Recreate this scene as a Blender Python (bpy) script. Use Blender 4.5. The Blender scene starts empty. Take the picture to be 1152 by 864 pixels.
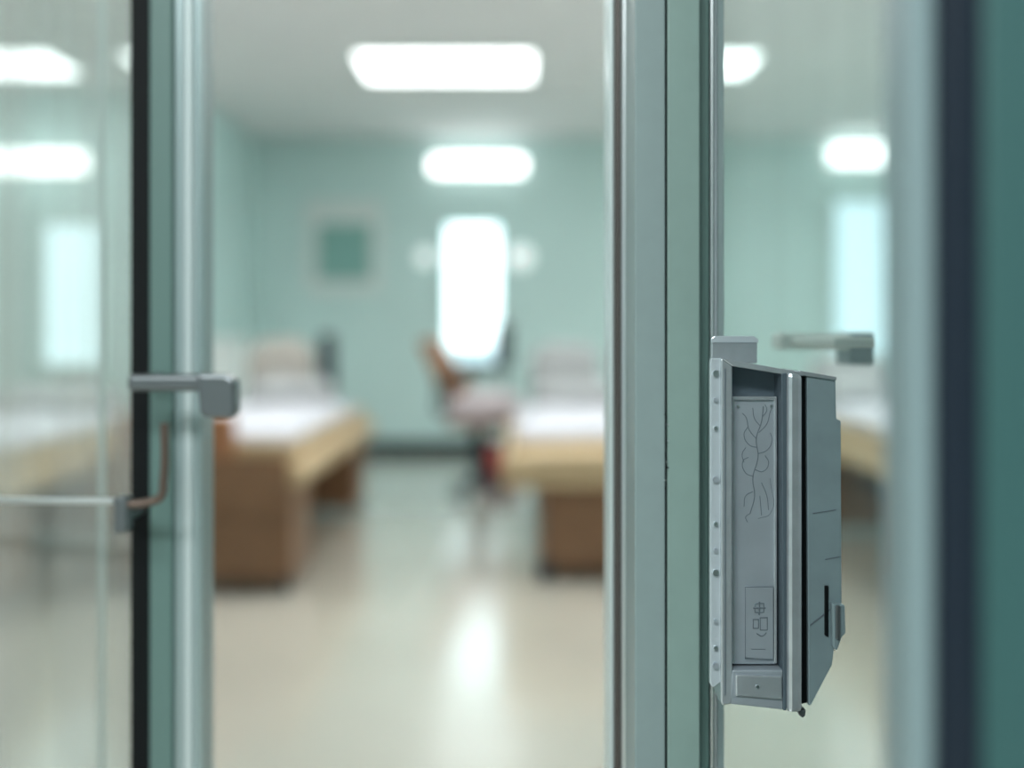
import bpy, bmesh, math, random
from mathutils import Vector, Matrix
random.seed(4)
S=bpy.context.scene
S.view_settings.view_transform='Standard'
C=S.collection

# ---------------- materials ----------------
def mat(name,col,rough=.5,metal=0,emit=None,es=0,noise=0,nscale=8,bump=0,spec=.5,stretch=None,coat=0):
    m=bpy.data.materials.new(name); m.use_nodes=True
    nt=m.node_tree; b=nt.nodes['Principled BSDF']
    b.inputs['Base Color'].default_value=(*col,1)
    b.inputs['Roughness'].default_value=rough
    b.inputs['Metallic'].default_value=metal
    b.inputs['Specular IOR Level'].default_value=spec
    b.inputs['Coat Weight'].default_value=coat
    b.inputs['Coat Roughness'].default_value=.16
    if emit:
        b.inputs['Emission Color'].default_value=(*emit,1)
        b.inputs['Emission Strength'].default_value=es
    if noise or bump:
        tc=nt.nodes.new('ShaderNodeTexCoord'); n=nt.nodes.new('ShaderNodeTexNoise')
        mp=nt.nodes.new('ShaderNodeMapping')
        if stretch: mp.inputs['Scale'].default_value=stretch
        n.inputs['Scale'].default_value=nscale; n.inputs['Detail'].default_value=5
        nt.links.new(tc.outputs['Object'],mp.inputs[0]); nt.links.new(mp.outputs[0],n.inputs['Vector'])
        if noise:
            r=nt.nodes.new('ShaderNodeValToRGB')
            r.color_ramp.elements[0].position=.3; r.color_ramp.elements[1].position=.7
            r.color_ramp.elements[0].color=(*[c*(1-noise) for c in col],1)
            r.color_ramp.elements[1].color=(*[min(1,c*(1+noise)) for c in col],1)
            nt.links.new(n.outputs['Fac'],r.inputs[0]); nt.links.new(r.outputs[0],b.inputs['Base Color'])
        if bump:
            bp=nt.nodes.new('ShaderNodeBump'); bp.inputs['Strength'].default_value=bump
            bp.inputs['Distance'].default_value=.01
            nt.links.new(n.outputs['Fac'],bp.inputs['Height']); nt.links.new(bp.outputs[0],b.inputs['Normal'])
    return m

def glass(name,haze,refl,streak=0,col=(.8,.88,.88)):
    m=bpy.data.materials.new(name); m.use_nodes=True; nt=m.node_tree; N=nt.nodes; L=nt.links
    N.clear(); out=N.new('ShaderNodeOutputMaterial')
    tr=N.new('ShaderNodeBsdfTransparent'); tr.inputs[0].default_value=(.93,.97,.96,1)
    gl=N.new('ShaderNodeBsdfGlossy'); gl.inputs['Roughness'].default_value=.04
    df=N.new('ShaderNodeBsdfDiffuse'); df.inputs[0].default_value=(*col,1)
    fr=N.new('ShaderNodeFresnel'); fr.inputs[0].default_value=1.45
    mu=N.new('ShaderNodeMath'); mu.operation='MULTIPLY'; mu.inputs[1].default_value=refl
    L.new(fr.outputs[0],mu.inputs[0])
    a=N.new('ShaderNodeMixShader'); b=N.new('ShaderNodeMixShader')
    L.new(mu.outputs[0],a.inputs[0]); L.new(tr.outputs[0],a.inputs[1]); L.new(gl.outputs[0],a.inputs[2])
    L.new(a.outputs[0],b.inputs[1]); L.new(df.outputs[0],b.inputs[2])
    tc=N.new('ShaderNodeTexCoord'); mp=N.new('ShaderNodeMapping'); mp.inputs['Scale'].default_value=(14,1,.25)
    n=N.new('ShaderNodeTexNoise'); n.inputs['Scale'].default_value=1.3
    mr=N.new('ShaderNodeMapRange'); mr.inputs[1].default_value=.3; mr.inputs[2].default_value=.7
    mr.inputs[3].default_value=max(0,haze-streak); mr.inputs[4].default_value=haze+streak
    L.new(tc.outputs['Object'],mp.inputs[0]); L.new(mp.outputs[0],n.inputs['Vector']); L.new(n.outputs['Fac'],mr.inputs[0])
    L.new(mr.outputs[0],b.inputs[0]); L.new(b.outputs[0],out.inputs[0])
    return m

M_wall=mat('aqua_paint',(.60,.775,.755),.6,noise=.03,nscale=1.5)
M_corr=mat('corridor_paint',(.55,.64,.64),.6,noise=.04,nscale=1.5)
M_ceil=mat('ceiling_tile',(.84,.84,.84),.85,noise=.02,nscale=3)
M_floor=mat('polished_linoleum',(.57,.54,.465),.24,noise=.05,nscale=1.2,spec=1.0,coat=1.0)
M_base=mat('black_rubber',(.015,.035,.035),.5)
M_black=mat('black_gasket',(.002,.004,.005),.6,spec=.2)
M_navy=mat('navy_gasket',(.008,.016,.028),.4,spec=.3)
M_frameA=mat('teal_grey_enamel',(.26,.345,.35),.38,noise=.02,nscale=60,bump=.01)
M_frameB=mat('teal_enamel',(.25,.365,.34),.4,noise=.03,nscale=50,bump=.015)
M_stile=mat('green_enamel',(.115,.205,.19),.45)
M_door2=mat('deep_teal_enamel',(.03,.10,.10),.5)
M_edge2=mat('pale_teal_edge',(.22,.31,.33),.4)
M_alu=mat('brushed_aluminium',(.72,.77,.79),.3,1,noise=.06,nscale=20,stretch=(30,30,.6))
M_aluD=mat('dark_anodised',(.10,.09,.085),.4,.5)  # paints the dark reflection band of the metal trim
M_aluL=mat('pale_aluminium',(.62,.72,.73),.35,.3)
M_aluM=mat('mid_aluminium',(.36,.46,.47),.3,.5)
M_steel=mat('satin_steel',(.15,.17,.18),.32,.6)
M_bronze=mat('bronze_rod',(.16,.12,.10),.4,.7)
M_lockA=mat('lock_cast_metal',(.56,.62,.66),.24,.6,noise=.10,nscale=40)
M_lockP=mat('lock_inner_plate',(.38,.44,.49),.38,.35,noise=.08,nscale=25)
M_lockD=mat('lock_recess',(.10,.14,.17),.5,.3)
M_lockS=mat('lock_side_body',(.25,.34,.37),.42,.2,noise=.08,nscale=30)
M_ink=mat('engraving',(.15,.19,.22),.5,.3)
M_clear=mat('acrylic_edge',(.55,.63,.68),.12,.2,spec=.8)
M_light=mat('lamp_diffuser',(1,1,1),.5,emit=(.95,1,1),es=4.0)
M_lightN=mat('lamp_diffuser_bright',(1,1,1),.5,emit=(.97,1,1),es=11.5)  # glow for the added fill panels
M_lamp2=mat('tube_diffuser',(1,1,1),.5,emit=(.95,1,1),es=3.2)
M_sconce=mat('sconce_glow',(1,1,1),.5,emit=(.9,1,1),es=.5)
M_win=mat('daylight_glazing',(1,1,1),.3,emit=(.74,.95,1),es=2.6)
M_win2=mat('daylight_glazing_soft',(.7,.9,1),.3,emit=(.70,.94,1),es=.75)
M_win3=mat('daylight_glazing_mid',(.8,.95,1),.3,emit=(.72,.95,1),es=1.0)  # glow of the stand-in for the reflected window
M_white=mat('white_enamel',(.72,.78,.76),.45)
M_pale=mat('pale_frame',(.64,.79,.78),.5)
M_green=mat('green_board',(.23,.44,.40),.6,noise=.06,nscale=4)
M_wood=mat('brown_laminate',(.21,.11,.055),.45,noise=.2,nscale=6,stretch=(1,1,8))
M_tan=mat('tan_vinyl',(.56,.42,.25),.45,noise=.05,nscale=5)
M_orange=mat('orange_wood',(.36,.16,.075),.4,noise=.12,nscale=5,stretch=(1,1,8))
M_brown=mat('chair_brown_wood',(.30,.15,.08),.4,noise=.12,nscale=5,stretch=(1,1,8))
M_sheet=mat('white_sheet',(.58,.58,.62),.85,bump=.5,nscale=7)
M_pillow=mat('grey_pillow',(.42,.43,.43),.9,bump=.3,nscale=9)
M_pillowB=mat('beige_backrest',(.43,.40,.36),.9,bump=.3,nscale=9)
M_dark=mat('dark_plastic',(.02,.03,.04),.5)
M_seat=mat('pinkish_vinyl',(.60,.53,.55),.6)
M_red=mat('red_plastic',(.45,.05,.04),.45)
G_left=glass('smudged_glass',.26,1.0,.14,(.50,.52,.49))  # milky haze and vertical streaks mixed in as diffuse colour
G_right=glass('clear_glass',.07,1.0,.03)

# ---------------- helpers ----------------
def group(name,loc):
    e=bpy.data.objects.new(name,None); e.location=loc; e.empty_display_size=.1; C.objects.link(e); return e
def link(o,parent):
    C.objects.link(o)
    if parent:
        o.parent=parent; o.matrix_parent_inverse=Matrix.Translation(-Vector(parent.location))
def finish(bm,name,m,parent,bev,origin,seg=2,smooth=False):
    me=bpy.data.meshes.new(name); bm.normal_update(); bm.to_mesh(me); bm.free(); me.materials.append(m)
    o=bpy.data.objects.new(name,me); o.location=origin; link(o,parent)
    if smooth:
        for p in me.polygons: p.use_smooth=True
    if bev:
        b=o.modifiers.new('bev','BEVEL'); b.width=bev; b.segments=seg; b.limit_method='ANGLE'
    return o
def box(name,x0,x1,y0,y1,z0,z1,m,parent=None,bev=0,seg=2):
    bm=bmesh.new(); bmesh.ops.create_cube(bm,size=1)
    for v in bm.verts: v.co=Vector((v.co.x*(x1-x0),v.co.y*(y1-y0),v.co.z*(z1-z0)))
    return finish(bm,name,m,parent,bev,((x0+x1)/2,(y0+y1)/2,(z0+z1)/2),seg)
def prism(name,pts,y0,y1,m,parent=None,bev=0,org=(0,0,0)):
    """polygon in XZ extruded along Y"""
    bm=bmesh.new()
    a=[bm.verts.new((p[0],y0,p[1])) for p in pts]; b=[bm.verts.new((p[0],y1,p[1])) for p in pts]
    n=len(pts); bm.faces.new(a); bm.faces.new(b[::-1])
    for i in range(n): bm.faces.new((a[i],b[i],b[(i+1)%n],a[(i+1)%n]))
    bmesh.ops.recalc_face_normals(bm,faces=bm.faces)
    return finish(bm,name,m,parent,bev,org)
def cyl(name,p,r,h,m,parent=None,axis='Z',r2=None,bev=0):
    bm=bmesh.new(); bmesh.ops.create_cone(bm,cap_ends=True,segments=32,radius1=r,radius2=r if r2 is None else r2,depth=h)
    if axis=='X': bmesh.ops.rotate(bm,verts=bm.verts,matrix=Matrix.Rotation(math.pi/2,3,'Y'))
    if axis=='Y': bmesh.ops.rotate(bm,verts=bm.verts,matrix=Matrix.Rotation(math.pi/2,3,'X'))
    return finish(bm,name,m,parent,bev,p)
def tube(name,pts,r,m,parent=None,cyc=False,smooth=True):
    c=bpy.data.curves.new(name,'CURVE'); c.dimensions='3D'; c.bevel_depth=r; c.bevel_resolution=4; c.use_fill_caps=True
    s=c.splines.new('BEZIER' if smooth else 'POLY')
    if smooth:
        s.bezier_points.add(len(pts)-1)
        for q,p in zip(s.bezier_points,pts): q.co=p; q.handle_left_type=q.handle_right_type='AUTO'
    else:
        s.points.add(len(pts)-1)
        for q,p in zip(s.points,pts): q.co=(*p,1)
    s.use_cyclic_u=cyc
    c.materials.append(m); o=bpy.data.objects.new(name,c); link(o,parent); return o
def soft(name,x0,x1,y0,y1,z0,z1,m,parent,puff=.02,sag=0,seed=0):
    """soft cushion / bedding: subdivided rounded slab with wrinkles"""
    from mathutils import noise
    bm=bmesh.new(); bmesh.ops.create_cube(bm,size=1)
    bmesh.ops.subdivide_edges(bm,edges=bm.edges,cuts=9,use_grid_fill=True)
    dx,dy,dz=x1-x0,y1-y0,z1-z0
    for v in bm.verts:
        c=v.co.copy(); p=Vector((c.x*dx,c.y*dy,c.z*dz))
        ed=(1-abs(2*c.x)**4)*(1-abs(2*c.y)**4)
        if c.z>0: p.z+=puff*ed+puff*.8*noise.noise(Vector((p.x*7+seed,p.y*7,0)))
        p.z-=0 if c.z<0 else (1-ed)*dz*.2
        v.co=p
    return finish(bm,name,m,parent,0,((x0+x1)/2,(y0+y1)/2,(z0+z1)/2),smooth=True)

H=3.27; YB=11.0
# ---------------- room shell ----------------
box('floor',-6,5,-3.2,11.3,-.1,0,M_floor)
box('ceiling',-6,5,1.1,11.3,H,H+.1,M_ceil)
box('wall_back',-2.77,4.8,YB,YB+.15,0,H,M_wall)
box('wall_left',-2.77,-2.67,8.9,YB,0,H,M_wall)
box('wall_alcove_back',-5.6,-2.77,8.8,8.95,0,H,M_wall)  # invented alcove that carries the reflections of the left door glass
box('wall_alcove_left',-5.75,-5.6,1.1,8.95,0,H,M_wall)
box('wall_right',4.65,4.8,1.1,YB,0,H,M_wall)
box('baseboard_back',-2.66,4.6,YB-.03,YB,0,.15,M_base)
box('baseboard_left',-2.67,-2.645,8.9,YB-.03,0,.15,M_base)
box('baseboard_alcove',-5.6,-2.7,8.775,8.8,0,.13,M_base)
# door wall
box('wall_front_left',-5.75,-1.42,1.0,1.12,0,H,M_corr)
box('wall_front_right',1.32,4.8,1.0,1.12,0,H,M_corr)
box('wall_front_top',-1.42,1.32,1.0,1.12,2.32,H,M_corr)
# corridor
box('ceiling_corridor',-5.75,4.8,-3.2,1.0,2.9,3.0,M_ceil)
box('wall_corridor_back',-5.75,4.8,-3.2,-3.05,0,2.9,M_corr)

# ---------------- windows ----------------
def window(name,x0,x1,z0,z1,y,m,fr=M_pale,w=.05,sill=True):
    g=group(name,((x0+x1)/2,y,(z0+z1)/2))
    box('glazing',x0,x1,y-.03,y-.015,z0,z1,m,g)
    box('jamb_l',x0-w,x0,y-.06,y,z0-w,z1+w,fr,g,.006)
    box('jamb_r',x1,x1+w,y-.06,y,z0-w,z1+w,fr,g,.006)
    box('head',x0,x1,y-.06,y,z1,z1+w,fr,g,.006)
    box('sill',x0-w,x1+w,y-.12,y,z0-w-.03,z0,fr,g,.006)
    return g
g=window('window_1',-.665,-.14,.92,2.36,YB,M_win)
box('bottom_pane',-.665,-.14,YB-.034,YB-.03,.92,1.12,M_win2,g)
window('window_2',3.33,4.05,1.04,2.60,YB,M_win2)
window('window_3',-3.82,-3.38,1.0,2.14,8.8,M_win3,M_white,.035)  # modelled stand-in for the window reflection in the left glass
# framed board
g=group('notice_board',(-1.73,YB-.02,2.1))
box('frame',-2.12,-1.34,YB-.03,YB,1.66,2.62,M_white,g,.01)
box('rim_l',-2.12,-2.08,YB-.05,YB-.03,1.66,2.62,M_white,g,.004); box('rim_r',-1.38,-1.34,YB-.05,YB-.03,1.66,2.62,M_white,g,.004)
box('rim_t',-2.08,-1.38,YB-.05,YB-.03,2.58,2.62,M_white,g,.004); box('rim_b',-2.08,-1.38,YB-.05,YB-.03,1.66,1.70,M_white,g,.004)
box('panel',-2.0,-1.45,YB-.04,YB-.03,1.80,2.38,M_green,g)

# ---------------- lights ----------------
def panel(name,x0,x1,y0,y1,m=M_light):
    g=group(name,((x0+x1)/2,(y0+y1)/2,H))
    box('housing',x0-.04,x1+.04,y0-.04,y1+.04,H-.03,H,M_white,g,.006)
    box('diffuser',x0,x1,y0,y1,H-.04,H-.03,m,g,.003)
panel('ceiling_light_panel',-1.12,.15,7.6,8.35)
panel('ceiling_light_panel.001',.95,1.77,7.6,8.2)
panel('ceiling_light_panel.002',-4.3,-3.32,7.6,8.2)  # stands in for a lamp reflected in the left door glass
panel('ceiling_light_panel.003',-2.79,-2.45,7.6,8.2)  # second reflected lamp, built as geometry
for i,(px,py) in enumerate([(-1.1,4.65),(1.6,4.65),(-3.8,4.65),(3.3,6.6)]):  # unseen panels added to light the room, stronger than the visible ones
    panel('ceiling_light_panel.%03d'%(i+4),px,px+1.3,py,py+1.2+(.3 if i==3 else 0),M_lightN)
panel('ceiling_light_panel.008',-1.1,.2,2.2,3.4)  # one more unseen panel added for fill near the door
def walllamp(name,x0,x1,z0,z1,y):
    g=group(name,((x0+x1)/2,y,(z0+z1)/2))
    box('back_plate',x0-.02,x1+.02,y-.03,y,z0-.02,z1+.02,M_white,g,.005)
    box('diffuser',x0,x1,y-.12,y-.03,z0,z1,M_lamp2,g,.03,4)
walllamp('wall_light_fixture',-.83,.125,2.89,3.055,YB)
walllamp('wall_light_fixture.001',3.26,3.98,2.99,3.17,YB)
walllamp('wall_light_fixture.002',-4.35,-3.49,2.57,2.73,8.8)  # stand-in for the tube light mirrored in the left glass
for i,(x,mm) in enumerate([(.085,M_sconce),(-.89,M_sconce)]):
    g=group('wall_sconce' if i==0 else 'wall_sconce.001',(x,YB,2.03))
    cyl('rose',(x,YB-.02,2.03),.09 if i==0 else .06,.04,M_white,g,'Y')
    cyl('shade',(x,YB-.09,2.03),.13 if i==0 else .09,.1,mm,g,'Y',r2=.10 if i==0 else .07,bev=.02)

# ---------------- beds ----------------
def bed(name,x0,x1,y0,y1,cab,top=.62,foot=None,seed=0,flip=1):
    g=group(name,((x0+x1)/2,(y0+y1)/2,0))
    c0,c1=cab
    box('foot_cabinet',c0,c1,y0+.03,y0+.5,.05,top-.1,M_wood,g,.008)
    box('cabinet_panel',c0+.05,c1-.05,y0+.015,y0+.03,.1,top-.17,M_wood,g,.005)
    box('head_cabinet',c0,c1,y1-.5,y1-.05,.05,top-.1,M_wood,g,.008)
    box('under_beam',(c0+c1)/2-.1,(c0+c1)/2+.1,y0+.5,y1-.5,.3,.38,M_dark,g,.01)
    for i,(cx,cy) in enumerate([(c0+.03,y0+.06),(c1-.03,y0+.06),(c0+.03,y1-.1),(c1-.03,y1-.1)]):
        cyl('caster_%d'%i,(cx,cy,.045),.045,.03,M_dark,g,'X',bev=.006)
    box('deck',x0,x1,y0,y1,top-.1,top,M_tan,g,.015,3)
    soft('mattress',x0+.04,x1-.06,y0+.06,y1-.05,top,top+.12,M_tan,g,.01,seed=seed)
    soft('sheet',x0+.06,x1-.08,y0+.12,y1-.3,top+.05,top+.155,M_sheet,g,.025,seed=seed+3)
    soft('pillow',x0+.18,x1-.25,y1-.55,y1-.1,top+.13,top+.28,M_pillow,g,.04,seed=seed+9)
    return g
g=bed('hospital_bed',-1.98,-1.0,5.1,7.75,(-1.92,-1.06),.62,seed=1)
box('foot_fascia',-1.99,-1.06,5.07,5.1,.40,.66,M_wood,g,.008)
box('footboard',-1.92,-1.335,5.12,5.17,.62,.86,M_orange,g,.012)
o=soft('backrest',-1.85,-1.40,7.45,7.62,.72,1.19,M_pillowB,g,.02,seed=5)
box('side_panel',-1.36,-1.25,7.5,7.62,.5,1.25,M_dark,g,.03)
g=bed('hospital_bed.001',-.04,1.0,5.36,7.8,(.16,.95),.60,seed=20)
soft('hanging_cover',-.05,1.02,5.33,5.48,.48,.66,M_tan,g,.01,seed=8)
soft('backrest',.14,.62,7.6,7.75,.72,1.16,M_pillow,g,.02,seed=15)
box('caster_fork',.13,.2,5.36,5.44,.0,.10,M_dark,g,.01)
g=bed('hospital_bed.002',1.78,2.75,4.8,7.1,(1.9,2.65),.66,seed=30)
soft('backrest',1.95,2.5,6.9,7.05,.76,1.1,M_pillow,g,.02,seed=16)
g=bed('hospital_bed.003',-3.3,-2.2,4.6,6.9,(-3.2,-2.3),.62,seed=40)

# cabinets
def cabinet(name,x0,x1,y0,y1,h,m):
    g=group(name,((x0+x1)/2,(y0+y1)/2,0))
    box('body',x0,x1,y0,y1,.06,h,m,g,.01)
    box('plinth',x0+.03,x1-.03,y0+.03,y1-.03,0,.06,M_dark,g)
    box('worktop',x0-.02,x1+.02,y0-.02,y1+.02,h,h+.03,M_white,g,.008)
    for i in range(3):
        z0=.1+i*(h-.14)/3
        box('drawer_%d'%i,x0+.02,x1-.02,y0-.012,y0,z0,z0+(h-.14)/3-.02,m,g,.004)
        box('pull_%d'%i,(x0+x1)/2-.06,(x0+x1)/2+.06,y0-.03,y0-.012,z0+.12,z0+.135,M_alu,g,.003)
cabinet('bedside_cabinet',-2.62,-2.12,8.2,8.65,1.18,M_white)
cabinet('bedside_cabinet.001',2.95,3.5,6.2,6.7,1.0,M_white)
cabinet('bedside_cabinet.002',1.2,1.65,7.2,7.65,.9,M_white)

# swivel chair
cx,cy=-.23,8.1
g=group('swivel_chair',(cx,cy,0))
for i in range(5):
    a=i*2*math.pi/5+.3
    tube('base_arm_%d'%i,[(cx,cy,.14),(cx+.12*math.cos(a),cy+.12*math.sin(a),.11),(cx+.22*math.cos(a),cy+.22*math.sin(a),.07)],.025,M_dark,g)
    cyl('caster_%d'%i,(cx+.22*math.cos(a),cy+.22*math.sin(a),.04),.04,.035,M_dark,g,'X',bev=.005)
cyl('pedestal',(cx-.02,cy,.35),.06,.5,M_dark,g)
box('under_plate',cx-.24,cx+.28,cy-.2,cy+.2,.54,.61,M_brown,g,.01)
soft('seat',cx-.26,cx+.30,cy-.25,cy+.25,.61,.80,M_seat,g,.02,seed=3)
tube('back_support',[(cx-.2,cy,.60),(cx-.33,cy,.66),(cx-.33,cy,.85),(cx-.38,cy,1.0)],.018,M_dark,g)
prism('backrest',[(-.47,1.19),(-.34,1.22),(-.08,.86),(-.24,.72)],cy-.22,cy+.22,M_brown,g,.02,(cx+.0,0,0))
tube('armrest',[(cx-.26,cy+.26,.66),(cx-.22,cy+.28,.95),(cx-.1,cy+.28,1.0),(cx+.12,cy+.28,.98)],.022,M_dark,g)
tube('armrest_near',[(cx-.26,cy-.26,.66),(cx-.22,cy-.28,.95),(cx-.1,cy-.28,.98),(cx+.0,cy-.28,.96)],.02,M_dark,g)
# IV stand
g=group('iv_drip_stand',(-.07,9.0,0))
cyl('pole',(-.07,9.0,.72),.016,1.36,M_steel,g)
for i in range(4):
    a=i*math.pi/2+.4
    tube('foot_%d'%i,[(-.07,9.0,.08),(-.07+.25*math.cos(a),9+.25*math.sin(a),.03)],.014,M_dark,g)
box('pump_body',-.15,.0,8.93,9.07,.96,1.32,M_dark,g,.02)
tube('hook',[(-.17,9,1.42),(-.13,9,1.39),(-.07,9,1.4),(-.01,9,1.39),(.03,9,1.42)],.006,M_steel,g)
# red basket
RX=-.12; g=group('red_waste_bin',(RX,9.4,0))
bm=bmesh.new(); bmesh.ops.create_cone(bm,cap_ends=True,segments=28,radius1=.17,radius2=.21,depth=.22)
for f in [f for f in bm.faces if f.normal.z>.9]: bm.faces.remove(f)
o=finish(bm,'bucket',M_red,g,0,(RX,9.4,.11)); sm=o.modifiers.new('s','SOLIDIFY'); sm.thickness=.01
tube('rim',[(RX+.21*math.cos(t*math.pi/6),9.4+.21*math.sin(t*math.pi/6),.22) for t in range(12)],.008,M_red,g,True)

# ---------------- left door (door_1) with frame ----------------
g=group('door_1',(-.87,1.2,0))
box('glass',-1.35,-.412,1.20,1.206,.10,2.22,G_left,g)
box('rear_glass_edge',-.528,-.522,1.36,1.372,.05,2.25,M_aluL,g,.002)
box('gasket',-.411,-.391,1.15,1.21,.02,2.3,M_black,g)
box('stile',-.391,-.366,1.15,1.21,.02,2.3,M_stile,g,.002)
box('edge_trim_a',-.366,-.356,1.155,1.165,.02,2.3,M_aluM,g,.003,4)
cyl('edge_round',(-.350,1.157,1.16),.006,2.28,M_aluL,g)
box('edge_trim_c',-.345,-.336,1.155,1.165,.02,2.3,M_aluM,g,.003,4)
box('edge_trim_b',-.366,-.338,1.165,1.21,.02,2.3,M_frameA,g,.003)
box('bottom_rail',-1.35,-.408,1.18,1.23,.01,.10,M_alu,g,.003)
box('top_rail',-1.35,-.408,1.18,1.23,2.22,2.32,M_alu,g,.003)
box('hinge_stile',-1.42,-1.35,1.16,1.23,.01,2.32,M_stile,g,.003)
# lever handle
g=group('door_lever_handle',(-.33,1.1,1.2))
yh=1.085
box('lever_bar',-.390,-.285,yh-.006,yh+.008,1.191,1.2085,M_steel,g,.005,3)
prism('lever_head',[(-.318,1.209),(-.289,1.209),(-.279,1.203),(-.278,1.170),(-.283,1.164),(-.311,1.165),(-.315,1.171),(-.317,1.194)],yh-.012,yh+.012,M_steel,g,.004)
cyl('spindle',(-.380,1.12,1.201),.007,.07,M_steel,g,'Y')
g=group('door_pull_rod',(-.40,1.1,1.07))
tube('rod',[(-.62,1.13,1.076),(-.50,1.11,1.076),(-.41,1.10,1.077)],.0035,M_alu,g)
box('rod_knob',-.407,-.393,1.088,1.108,1.045,1.083,M_steel,g,.004,3)
tube('bent_rod',[(-.395,1.095,1.074),(-.372,1.095,1.077),(-.361,1.095,1.082),(-.3575,1.095,1.10),(-.3565,1.095,1.158)],.0045,M_bronze,g)
cyl('spindle',(-.40,1.14,1.06),.005,.1,M_steel,g,'Y')

# ---------------- centre post ----------------
g=group('trim_1',(.13,.95,0))
# inner metallic edge, further back; light and dark strips paint its reflections
box('edge_white',.0905,.0950,.99,1.05,0,2.32,M_aluL,g,.002)
box('edge_dark',.0950,.1015,.985,1.05,0,2.32,M_aluD,g,.002)
cyl('edge_round',(.1045,.985,1.16),.0040,2.32,M_alu,g)
box('edge_mid',.108,.116,.975,1.05,0,2.32,M_aluD,g,.002)
box('face_a',.1035,.1293,.90,.975,0,2.32,M_frameA,g,.0012)
box('groove',.1293,.1312,.905,.985,0,2.32,M_black,g)
box('face_b',.1312,.1585,.90,.985,0,2.32,M_frameB,g,.0012)
box('step',.1585,.169,.915,.985,0,2.32,M_stile,g,.001)  # darker enamel paints the shadow strip beside the post face
cyl('bead',(.1735,.925,1.16),.0042,2.32,M_alu,g)
box('glass_seal',.178,.184,.925,.985,0,2.32,M_frameA,g,.001)
for i in range(9):
    z=1.12+i*.0075+random.uniform(-.002,.002)
    cyl('scuff_%d'%i,(.1305+random.uniform(-.0016,.0016),.9,z),random.uniform(.0004,.0009),.0015,M_alu if i%2 else M_black,g,'Y')
# right fixed glazing
g=group('window_4',(.75,.965,1.2))
box('pane',.184,1.26,.962,.968,.08,2.24,G_right,g)
box('bottom_rail',.184,1.26,.94,.985,0,.08,M_alu,g,.003)
box('top_rail',.184,1.26,.94,.985,2.24,2.32,M_alu,g,.003)
box('jamb',1.26,1.32,.93,1.1,0,2.32,M_frameB,g,.003)

# ---------------- near door leaf, standing open ----------------
g=group('door_2',(.55,.44,0))
box('pale_edge',.1570,.1675,.42,.455,.01,2.25,M_edge2,g,.005,4)
box('gasket',.1675,.1850,.417,.455,.01,2.25,M_navy,g,.004,3)
box('leaf',.1850,.95,.42,.46,.01,2.25,M_door2,g,.003)

# ---------------- the lock ----------------
U=.0007
LX,LY,LZ=.1568,.84,1.0925
L=group('door_lock_case',(LX,LY,LZ))
def P(pts): return [(u*U,v*U) for u,v in pts]
def lp(name,pts,d0,d1,m,bev=0): return prism(name,P(pts),d0,d1,m,L,bev,(LX,LY,LZ))
# v = up from case datum, u = right from left flange (0.7 mm grid)
lp('mount_tab',[(8,190),(8,216),(12,219),(58,219),(62,215),(62,190)],.030,.036,M_lockA,.0012)
lp('mount_tab_lip',[(8,214),(8,219),(12,222),(58,222),(63,218),(63,214)],.029,.031,M_clear,.0006)
lp('left_flange',[(0,192),(1,197),(14,197),(14,-168),(3,-176),(0,-172)],.004,.010,M_clear,.001)
# frame made of four rails round the recess
lp('rail_left',[(11,197),(24,194),(24,-192),(13,-194),(11,-190)],0,.03,M_lockA,.0012)
lp('rail_left_groove',[(15,185),(16.5,185),(16.5,-182),(15,-182)],-.0006,.002,M_ink)
lp('rail_top',[(11,197),(103,181),(103,177),(80,179),(24,188)],-.002,.03,M_lockA,.0006)
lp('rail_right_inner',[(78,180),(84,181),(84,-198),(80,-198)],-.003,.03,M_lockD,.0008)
lp('rail_right_outer',[(84,182),(101,179),(101,-199),(84,-200)],-.006,.03,M_lockA,.0035)
lp('rail_bottom',[(20,-192),(84,-199),(84,-154),(24,-154)],0,.03,M_lockP,.001)
lp('bottom_plate',[(27,-158),(79,-160),(79,-186),(27,-182)],-.0025,0,M_lockA,.001)
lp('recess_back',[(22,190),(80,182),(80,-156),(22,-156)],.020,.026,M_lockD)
lp('inner_plate',[(26,150),(77,150),(77,-152),(26,-152)],.010,.020,M_lockP,.001)
lp('inner_plate_rib_l',[(26,150),(29,150),(29,-150),(26,-150)],.008,.012,M_lockA,.0005)
lp('inner_plate_rib_r',[(74,150),(77,150),(77,-150),(74,-150)],.008,.012,M_lockA,.0005)
lp('inner_plate_lip',[(26,153),(77,153),(77,149),(26,149)],.008,.020,M_lockA,.0005)
lp('shadow_gap',[(101,176),(112,173),(112,-194),(101,-197)],.008,.045,M_black)
lp('side_body',[(109,179),(142,173),(143,128),(148,126),(149,-90),(143,-112),(138,-150),(114,-196),(111,-196)],.004,.062,M_lockS,.002)
lp('side_top_cap',[(100,183),(142,176),(142,172),(100,178)],.002,.06,M_lockA,.0005)
lp('side_seam',[(116,22),(142,26),(142,25),(116,21)],.0035,.005,M_ink)
lp('side_seam_mid',[(130,-30),(147,-27),(147,-28),(130,-31)],.0035,.005,M_ink)
lp('side_seam_low',[(113,-104),(143,-80),(143,-82),(113,-106)],.0035,.005,M_ink)
lp('latch_slot',[(129,-60),(133,-60),(133,-118),(129,-116)],.002,.005,M_black,.0005)
lp('latch',[(135,-78),(150,-80),(151,-112),(147,-116),(141,-132),(136,-128)],-.002,.02,M_lockS,.0015)
lp('latch_tip',[(139,-80),(144,-80),(144,-120),(139,-118)],-.004,0,M_steel,.0008)
lp('foot_pin',[(97,-199),(107,-199),(106,-206),(103,-208),(99,-205)],.0,.01,M_steel,.0008)
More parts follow.
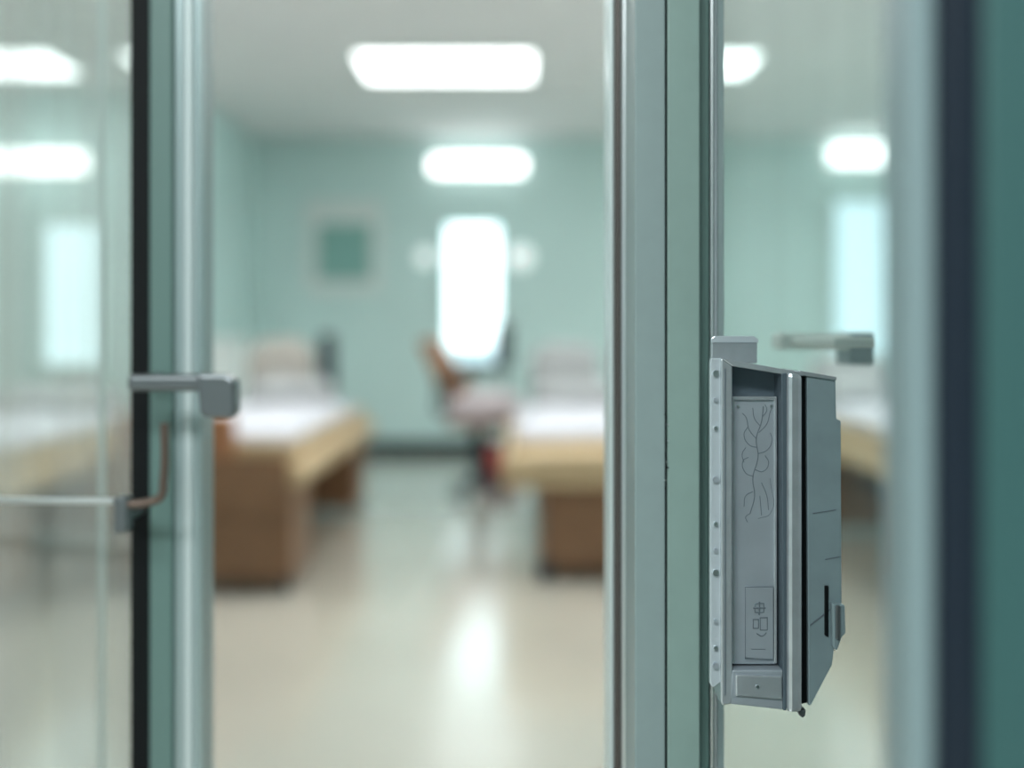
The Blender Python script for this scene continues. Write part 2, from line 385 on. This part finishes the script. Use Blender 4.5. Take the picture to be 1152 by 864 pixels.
# rivets on the flange
for i,v in enumerate([180,150,118,60,10,-20,-45,-100,-130,-150]):
    cyl('rivet_%d'%i,(LX+6*U,LY+.003,LZ+v*U),.0016 if i%3 else .0024,.003,M_lockP if i%2 else M_alu,L,'Y')
for i,(u,v) in enumerate([(51,-171),(33,142),(71,142)]):
    cyl('case_screw_%d'%i,(LX+u*U,LY+(-.003 if i==0 else .0095),LZ+v*U),.0012,.0015,M_alu,L,'Y')
# engraved branch
def eng(name,pts,r=.00035,d=.0098): tube(name,[(LX+u*U,LY+d,LZ+v*U) for u,v in pts],r,M_ink,L)
eng('branch_stem',[(47,20),(52,40),(50,60),(56,85),(54,105),(60,125),(62,142)])
for i,b in enumerate([[(54,105),(46,115),(42,130),(38,134)],[(57,112),(66,122),(70,136),(72,140)],[(55,95),(46,98),(40,110),(44,118)],
    [(56,88),(66,92),(72,104),(70,112)],[(51,62),(42,66),(39,80),(45,84)],[(52,70),(62,68),(68,78),(64,86)],[(50,45),(42,40),(40,28)],
    [(58,120),(52,128),(50,140)],[(61,130),(66,138),(64,144)],[(60,55),(66,40),(68,24)],[(42,95),(38,88),(40,78)],[(47,20),(42,16),(44,10)],[(58,40),(60,18)]]):
    eng('branch_%d'%i,b,.00028)
eng('slot_line',[(70,60),(70,20),(56,14)],.0002)
# small label plate with marks
lp('label_plate',[(41,-62),(73,-64),(73,-146),(41,-144)],.0085,.010,M_lockP,.0006)
def rectline(name,x0,x1,v0,v1,r=.0003,d=.0083):
    c=tube(name,[(LX+u*U,LY+d,LZ+v*U) for u,v in [(x0,v0),(x1,v0),(x1,v1),(x0,v1)]],r,M_ink,L,True,False)
rectline('label_border',41,73,-145,-63,.0003)
rectline('mark_a',52,62,-92,-82,.0005); eng('mark_b',[(50,-87),(64,-87)],.0006,.0083); eng('mark_c',[(57,-80),(57,-95)],.0006,.0083)
rectline('mark_d',50,56,-110,-100,.0005); rectline('mark_e',58,66,-112,-98,.0005)
eng('mark_f',[(54,-116),(60,-119),(65,-115)],.0004,.0083); eng('mark_g',[(48,-134),(64,-134)],.0002,.0083)
# boxes behind the glass, standing in for the lock's reflection
K=group('lock_keeper_box',(.33,1.1,1.24))
box('cover',.284,.356,1.12,1.17,1.233,1.250,M_white,K,.003,3)
box('end_block',.358,.385,1.13,1.18,1.216,1.251,M_lockS,K,.003,3)
box('mount_stub',.292,.330,.968,1.13,1.237,1.246,M_white,K,.002)

# ---------------- corridor lighting ----------------
def area(name,loc,rot,sx,sy,e,col=(1,1,1)):
    l=bpy.data.lights.new(name,'AREA'); l.shape='RECTANGLE'; l.size=sx; l.size_y=sy; l.energy=e; l.color=col
    o=bpy.data.objects.new(name,l); o.location=loc; o.rotation_euler=rot; C.objects.link(o)
area('corridor_ceiling_lamp',(-.6,-1.2,2.85),(0,0,0),2.4,.6,105,(.96,1,1))  # unseen lamp added to brighten the door frames and lock
w=bpy.data.worlds.new('world'); S.world=w; w.use_nodes=True
w.node_tree.nodes['Background'].inputs[0].default_value=(.8,.92,.95,1)
w.node_tree.nodes['Background'].inputs[1].default_value=.7

# ---------------- camera ----------------
c=bpy.data.cameras.new('camera'); cam=bpy.data.objects.new('camera',c); C.objects.link(cam); S.camera=cam
cam.location=(0,0,1.25); cam.rotation_euler=(math.pi/2,0,0)
c.sensor_width=36; c.lens=37.5; c.shift_y=-57/1152; c.clip_start=.05
c.dof.use_dof=True; c.dof.focus_distance=.84; c.dof.aperture_fstop=1.5
